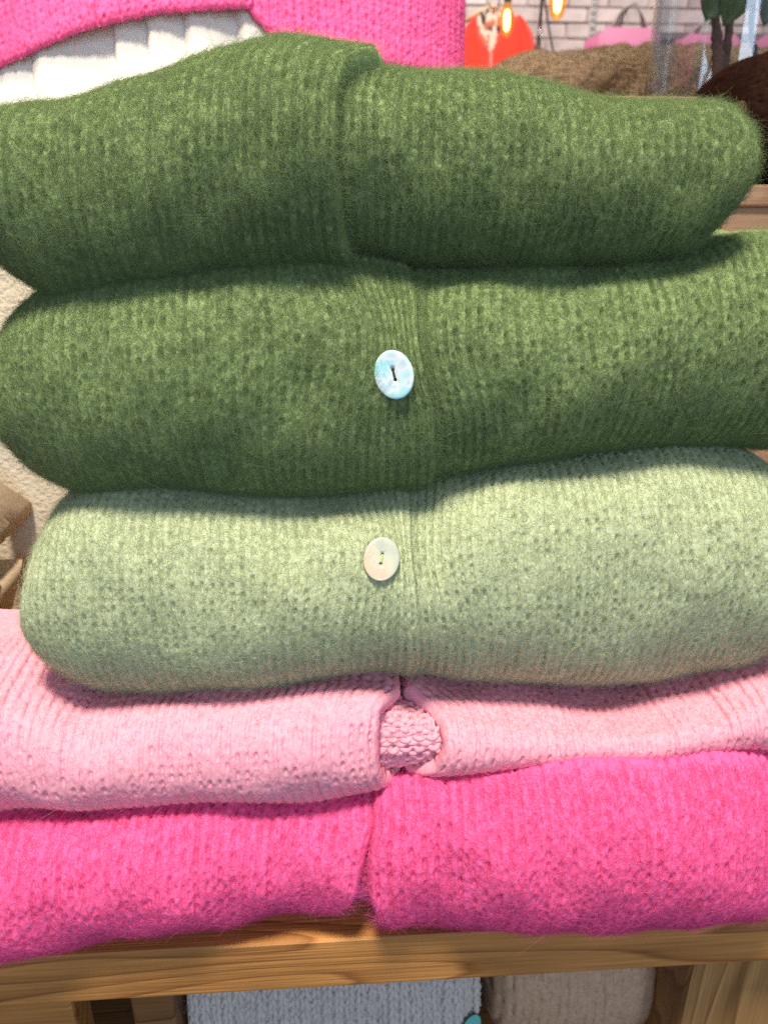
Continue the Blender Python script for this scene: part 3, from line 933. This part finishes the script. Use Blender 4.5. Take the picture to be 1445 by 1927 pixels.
# ------------------------------------------------------------------ the shop behind: painted brick wall and what hangs there
mortar = plain('mortar', lin(160, 144, 140), 0.9, noise=0.55, scale=9, bump=1.0, bscale=60)
wall = tag(box('brick_wall', (-1.5, 4.606, -1.0), (4.5, 4.75, 2.6), mortar), 'white painted brick wall across the back of the shop', kind='structure')
brk = []
for i in range(5):
    t_ = (i - 2) * 0.05
    m = plain('painted_brick_%d' % i, tuple(c * (1 + t_) for c in lin(206, 190, 188)[:3]) + (1,), 0.75, noise=0.16, scale=14, bump=1.0, bscale=40)
    nt = m.node_tree                         # flakes where the paint has come off
    tc = nt.nodes.new('ShaderNodeTexCoord'); n = nt.nodes.new('ShaderNodeTexNoise')
    n.inputs['Scale'].default_value = 11 + i * 3; n.inputs['Detail'].default_value = 6
    nt.links.new(tc.outputs['Generated'], n.inputs['Vector'])
    cr = nt.nodes.new('ShaderNodeValToRGB'); cr.color_ramp.elements[0].position = 0.66; cr.color_ramp.elements[1].position = 0.72
    nt.links.new(n.outputs['Fac'], cr.inputs[0])
    mx = nt.nodes.new('ShaderNodeMix'); mx.data_type = 'RGBA'
    bs = nt.nodes['Principled BSDF']
    nt.links.new(bs.inputs['Base Color'].links[0].from_socket, mx.inputs[6])
    mx.inputs[7].default_value = lin(120, 88, 80)
    nt.links.new(cr.outputs[0], mx.inputs[0]); nt.links.new(mx.outputs[2], bs.inputs['Base Color'])
    bm = bmesh.new(); bmesh.ops.create_cube(bm, size=1); bmesh.ops.scale(bm, vec=(0.2175, 0.05, 0.0675), verts=bm.verts)
    bmesh.ops.bevel(bm, geom=bm.edges[:], offset=0.005, segments=2, affect='EDGES')
    for v in bm.verts: v.co += Vector((random.uniform(-1, 1), random.uniform(-1, 1), random.uniform(-1, 1))) * 0.0016
    me = bpy.data.meshes.new('brick'); bm.to_mesh(me); bm.free(); me.materials.append(m); brk.append(me)
for r_ in range(10):
    for c_ in range(11):
        b = link('brick', random.choice(brk), None, wall)
        b.location = (0.40 + c_ * 0.225 + (r_ % 2) * 0.1125, 4.622 + random.uniform(-0.003, 0.002), 0.80 + r_ * 0.075)
        b.rotation_euler = (0, random.uniform(-0.006, 0.006), random.uniform(-0.01, 0.01))

steel = plain('painted_steel', lin(205, 195, 195), 0.4, metal=0.2)
black = plain('slot_black', (0.02, 0.02, 0.02, 1), 0.8)
rail = empty('shelf_rail', (1.44, 4.59, 0.8), label='slotted pale steel shelf upright on the brick wall', cat='rail')
box('channel', (1.424, 4.575, 0.5), (1.456, 4.592, 1.7), steel, rail, 0.002)
slot = None
for k in range(20):
    for x in (1.433, 1.447):
        if slot is None:
            bm = bmesh.new(); bmesh.ops.create_cube(bm, size=1); bmesh.ops.scale(bm, vec=(0.006, 0.003, 0.022), verts=bm.verts)
            slot = bpy.data.meshes.new('slot'); bm.to_mesh(slot); bm.free(); slot.materials.append(black)
        o = link('slot', slot, None, rail); o.location = (x, 4.5745, 0.86 + k * 0.036)
greyw = plain('grey_board', lin(150, 140, 138), 0.6, noise=0.15, scale=20)
tag(box('wall_shelf', (1.46, 4.36, 0.835), (3.2, 4.57, 0.86), greyw, None, 0.003), 'grey wall shelf under the pink gift bags', 'shelf')
tag(box('upper_ledge', (1.46, 4.50, 1.125), (3.2, 4.575, 1.160), plain('dark_ledge', lin(120, 108, 106), 0.7, noise=0.2, scale=12), None, 0.003), 'dark grey wooden ledge behind the pink gift bags', 'ledge')
tag(box('bag_stand', (1.20, 4.00, -0.9), (3.2, 4.35, 0.86), greyw, None, 0.004), 'grey cabinet carrying the pink gift bags', 'cabinet')

pinkp = plain('pink_paper', lin(226, 140, 176), 0.6, noise=0.05, scale=8)
pinkd = plain('pink_paper_side', lin(214, 120, 158), 0.6, noise=0.05, scale=8)
def gift_bag(x0, x1, z1, label):
    b = empty('gift_bag', ((x0 + x1) / 2, 4.15, 0.861), label=label, cat='bag', group='pink gift bags')
    # open-topped bag: front, sides, back with the notched rim of folded paper
    def sheet(name, pts, m):
        n = len(pts)
        vs = [Vector(p) for p in pts] + [Vector(p) + Vector((0.0, 0.003, 0)) for p in pts]
        fs = [tuple(range(n)), tuple(range(2 * n - 1, n - 1, -1))] + [(i, n + i, n + (i + 1) % n, (i + 1) % n) for i in range(n)]
        return mesh(name, vs, fs, m, b, False)
    c = 0.03
    sheet('front', [(x0 + 0.02, 4.10, 0.861), (x1, 4.10, 0.861), (x1, 4.10, z1 - c), (x1 - c, 4.10, z1), (x0 + 0.06, 4.10, z1), (x0 + 0.02, 4.10, z1 - c)], pinkp)
    sheet('back', [(x0 + 0.02, 4.25, 0.861), (x1, 4.25, 0.861), (x1, 4.25, z1 - c), (x1 - c, 4.25, z1), (x0 + 0.06, 4.25, z1), (x0 + 0.02, 4.25, z1 - c)], pinkd)
    vs = [(x0 + 0.019, 4.10, 0.861), (x0 - 0.03, 4.17, 0.861), (x0 + 0.019, 4.253, 0.861), (x0 + 0.019, 4.10, z1 - c), (x0 - 0.03, 4.17, z1 - c * 1.6), (x0 + 0.019, 4.253, z1 - c)]
    mesh('side', vs, [(0, 1, 4, 3), (1, 2, 5, 4)], pinkd, b, False)
    mesh('side', [(x1 + 0.001, 4.10, 0.861), (x1 + 0.001, 4.253, 0.861), (x1 + 0.001, 4.253, z1 - c), (x1 + 0.001, 4.10, z1 - c)], [(0, 1, 2, 3)], pinkd, b, False)
    return b
gift_bag(1.315, 1.645, 1.106, 'pink paper gift bag on the left, next to the slotted rail')
gift_bag(1.735, 2.065, 1.082, 'pink paper gift bag partly behind the vase')
gift_bag(2.13, 2.46, 1.082, 'pink paper gift bag seen through the vase at the right edge')
greyf = plain('grey_fringe', lin(176, 166, 160), 0.6, noise=0.2, scale=30)
def fringe(x0, x1, zt, label):
    f = empty('grey_scarf', ((x0 + x1) / 2, 4.2, 0.95), label=label, cat='scarf', group='grey fringed scarves in the bags')
    n = 9
    for k in range(n):                        # each strip arches up out of the bag and falls forward
        y = 4.135 + 0.010 * k
        top = zt - 0.004 * (n - k) + random.uniform(-0.006, 0.006)
        xa = x0 + random.uniform(-0.008, 0.008) + 0.010 * k
        vs = []
        for i in range(15):
            u = i / 14
            x = xa + (x1 - xa) * (1 - (1 - u) ** 1.0)
            z = 0.98 + (top - 0.98) * (math.sin(math.pi * (0.08 + 0.84 * u)) ** 0.45)
            for w in (-0.006, 0.006):
                vs.append((x, y + w, z + (0.002 if w > 0 else 0)))
        o = mesh('strip', vs, grid_faces(15, 2), greyf, f)
        o.modifiers.new('t', 'SOLIDIFY').thickness = 0.002
fringe(1.395, 1.590, 1.235, 'grey fringed scarf arching out of the left pink gift bag')
fringe(1.80, 2.00, 1.17, 'grey fringed scarf arching out of the bag behind the vase')

# ---- red cardigan with a patterned blouse on a hanger
red = plain('red_knit', lin(236, 62, 40), 0.9, noise=0.08, scale=60, bump=0.8, bscale=160, sheen=0.3)
rc = empty('red_cardigan', (0.88, 4.40, 0.5), label='bright red cardigan hanging open at the neck by the brick wall', cat='cardigan')
def slab(name, rows, y, depth, m, parent, bulge=0.03, nx=14):
    """rows of (z, xl, xr): a padded garment piece with its own thickness"""
    vs = []
    for z, xl, xr in rows:
        for i in range(nx):
            u = i / (nx - 1)
            k = math.sqrt(max(0, 1 - (2 * u - 1) ** 2))
            vs.append((xl + (xr - xl) * u, y - (bulge + depth / 2) * k - 0.006 * math.sin(u * 17 + z * 9), z))
    back = len(vs)
    for z, xl, xr in rows:
        for i in range(nx):
            u = i / (nx - 1)
            k = math.sqrt(max(0, 1 - (2 * u - 1) ** 2))
            vs.append((xl + (xr - xl) * u, y + depth / 2 * k + 0.001, z))
    n = len(rows)
    fs = grid_faces(n, nx) + [tuple(back + q for q in f[::-1]) for f in grid_faces(n, nx)]
    for r_ in range(n - 1):
        fs.append((r_ * nx, (r_ + 1) * nx, back + (r_ + 1) * nx, back + r_ * nx))
        a = r_ * nx + nx - 1
        fs.append((a, back + a, back + a + nx, a + nx))
    fs.append(tuple(range(nx))[::-1] + tuple(back + i for i in range(nx)))
    t0 = (n - 1) * nx
    fs.append(tuple(t0 + i for i in range(nx)) + tuple(back + t0 + i for i in range(nx))[::-1])
    return mesh(name, vs, fs, m, parent)
slab('front_panel', [(0.50, 0.62, 0.860), (0.80, 0.645, 0.856), (1.03, 0.675, 0.848), (1.07, 0.690, 0.818), (1.11, 0.715, 0.785), (1.16, 0.745, 0.765), (1.195, 0.752, 0.760)], 4.40, 0.06, red, rc)
slab('front_panel', [(0.50, 0.862, 1.07), (0.80, 0.858, 1.05), (1.03, 0.852, 1.03), (1.10, 0.872, 1.03), (1.16, 0.900, 1.01), (1.20, 0.925, 0.96), (1.215, 0.935, 0.945)], 4.40, 0.06, red, rc)
slab('sleeve', [(0.50, 0.99, 1.115), (0.90, 0.985, 1.11), (1.05, 0.975, 1.085), (1.12, 0.965, 1.06), (1.17, 0.96, 1.02), (1.195, 0.962, 0.985)], 4.375, 0.06, red, rc)
slab('sleeve', [(0.50, 0.60, 0.70), (0.90, 0.62, 0.71), (1.05, 0.655, 0.73), (1.15, 0.70, 0.748), (1.185, 0.735, 0.75)], 4.39, 0.05, red, rc)
bw = plain('button_wood', lin(200, 150, 110), 0.5)
tube('button', [(0.818, 4.335, 1.078), (0.818, 4.326, 1.078)], [0.008, 0.0075], bw, rc, 12)
mpat, nt, b_, L = newmat('leaf_print')
tc = nt.nodes.new('ShaderNodeTexCoord'); vo = nt.nodes.new('ShaderNodeTexVoronoi'); vo.inputs['Scale'].default_value = 55
mpn = nt.nodes.new('ShaderNodeMapping'); mpn.inputs['Scale'].default_value = (1, 1, 0.55); mpn.inputs['Rotation'].default_value = (0, 0.6, 0)
L.new(tc.outputs['Object'], mpn.inputs[0]); L.new(mpn.outputs[0], vo.inputs['Vector'])
cr = nt.nodes.new('ShaderNodeValToRGB'); cr.color_ramp.interpolation = 'CONSTANT'
cr.color_ramp.elements[0].color = lin(225, 200, 180); cr.color_ramp.elements[1].color = lin(60, 50, 48); cr.color_ramp.elements[1].position = 0.55
cr.color_ramp.elements.new(0.78).color = lin(190, 110, 80)
sp = nt.nodes.new('ShaderNodeSeparateColor'); L.new(vo.outputs['Color'], sp.inputs[0]); L.new(sp.outputs[0], cr.inputs[0])
L.new(cr.outputs[0], b_.inputs['Base Color']); b_.inputs['Roughness'].default_value = 0.7
bl = tag(slab('patterned_blouse', [(0.70, 0.70, 1.0), (0.95, 0.70, 1.0), (1.10, 0.72, 0.98), (1.18, 0.742, 0.952), (1.215, 0.76, 0.94), (1.235, 0.80, 0.90)], 4.43, 0.03, mpat, None, 0.02),
    'leaf patterned blouse in the neck of the red cardigan', 'blouse')
hanger_m = plain('dark_metal', lin(60, 52, 50), 0.35, metal=0.8)
hg = empty('coat_hanger', (0.85, 4.41, 1.2), label='wooden coat hanger with curved hook above the red cardigan', cat='hanger')
tube('hook', [(0.85 + 0.028 * math.cos(a), 4.38, 1.262 + 0.028 * math.sin(a)) for a in np.linspace(-3.0, 1.8, 18)], 0.003, hanger_m, hg)
tube('shoulder_bar', [(0.70, 4.41, 1.18), (0.78, 4.41, 1.225), (0.85, 4.41, 1.25), (0.92, 4.41, 1.225), (1.0, 4.41, 1.17)], 0.012, plain('hanger_wood', lin(214, 176, 140), 0.5), hg)
leather = plain('leather', lin(62, 42, 36), 0.45, noise=0.2, scale=30)
st = empty('bag_strap', (1.085, 4.30, 0.9), label='dark brown leather bag strap hanging beside the red cardigan', cat='strap')
tube('strap', [(1.083, 4.29, 1.7), (1.080, 4.29, 1.30), (1.078, 4.29, 1.125)], 0.0085, leather, st)
tube('strap', [(1.076, 4.29, 1.10), (1.068, 4.28, 1.02), (1.045, 4.28, 0.93), (1.02, 4.28, 0.80)], 0.011, leather, st)
tube('strap', [(1.080, 4.29, 1.10), (1.086, 4.29, 1.00), (1.090, 4.29, 0.90), (1.095, 4.29, 0.80)], 0.007, leather, st)
tube('ring', [(1.078 + 0.009 * math.cos(a), 4.28, 1.112 + 0.016 * math.sin(a)) for a in np.linspace(0, 6.28, 20)], 0.003, plain('chrome', lin(210, 205, 200), 0.2, metal=1.0), st)
tag(tube('hanging_strap', [(1.10, 4.45, 1.7), (1.125, 4.45, 1.32), (1.165, 4.45, 1.16), (1.195, 4.45, 1.06), (1.225, 4.45, 0.95), (1.23, 4.45, 0.80)], 0.0055, leather),
    'thin dark cord hanging against the brick wall, below the right bulb', 'strap')

# ---- two lit filament bulbs
amber, nt, b_, L = newmat('amber_bulb')
nt.nodes.remove(b_)
em = nt.nodes.new('ShaderNodeEmission'); em.inputs[0].default_value = (1.0, 0.42, 0.10, 1); em.inputs[1].default_value = 1.1
gl = nt.nodes.new('ShaderNodeBsdfGlossy'); gl.inputs['Roughness'].default_value = 0.05
tr = nt.nodes.new('ShaderNodeBsdfTransparent'); tr.inputs[0].default_value = (1.0, 0.72, 0.40, 1)
m1 = nt.nodes.new('ShaderNodeMixShader'); m1.inputs[0].default_value = 0.25
m2 = nt.nodes.new('ShaderNodeMixShader'); m2.inputs[0].default_value = 0.06
nt.links.new(tr.outputs[0], m1.inputs[1]); nt.links.new(em.outputs[0], m1.inputs[2])
nt.links.new(m1.outputs[0], m2.inputs[1]); nt.links.new(gl.outputs[0], m2.inputs[2])
nt.links.new(m2.outputs[0], nt.nodes['Material Output'].inputs['Surface'])
fil, nt, b_, L = newmat('hot_filament')
b_.inputs['Emission Color'].default_value = (1.0, 0.78, 0.42, 1); b_.inputs['Emission Strength'].default_value = 9.0
brass = plain('lamp_socket', lin(190, 180, 165), 0.3, metal=0.8)
cord = plain('lamp_cord', (0.03, 0.03, 0.03, 1), 0.6)
def bulb(c, s, label):
    o = empty('pendant_bulb', c, label=label, cat='lamp', group='lit filament bulbs')
    lathe('bulb_glass', [(0.0005, 0.0), (0.012 * s, 0.003 * s), (0.022 * s, 0.016 * s), (0.0285 * s, 0.040 * s), (0.0300 * s, 0.060 * s), (0.028 * s, 0.082 * s), (0.021 * s, 0.108 * s), (0.015 * s, 0.126 * s)], c, amber, o, 24)
    lathe('filament', [(0.0005, 0.022 * s), (0.009 * s, 0.028 * s), (0.013 * s, 0.048 * s), (0.013 * s, 0.075 * s), (0.010 * s, 0.098 * s), (0.0005, 0.104 * s)], c, fil, o, 14)
    lathe('socket', [(0.0005, 0.125 * s), (0.016 * s, 0.126 * s), (0.016 * s, 0.165 * s), (0.008 * s, 0.175 * s), (0.0005, 0.176 * s)], c, brass, o, 20)
    tube('cord', [(c[0], c[1], c[2] + 0.174 * s), (c[0], c[1], c[2] + 1.2)], 0.0035, cord, o)
bulb((0.684, 3.2, 0.900), 0.92, 'lit amber filament bulb hanging before the red cardigan')
bulb((0.726, 2.6, 0.845), 0.96, 'lit amber filament bulb hanging before the brick wall')
tag(box('shop_floor', (-4, -4, -1.02), (6, 6, -1.0), plain('floor', lin(120, 105, 92), 0.6, noise=0.1, scale=5)), kind='structure')
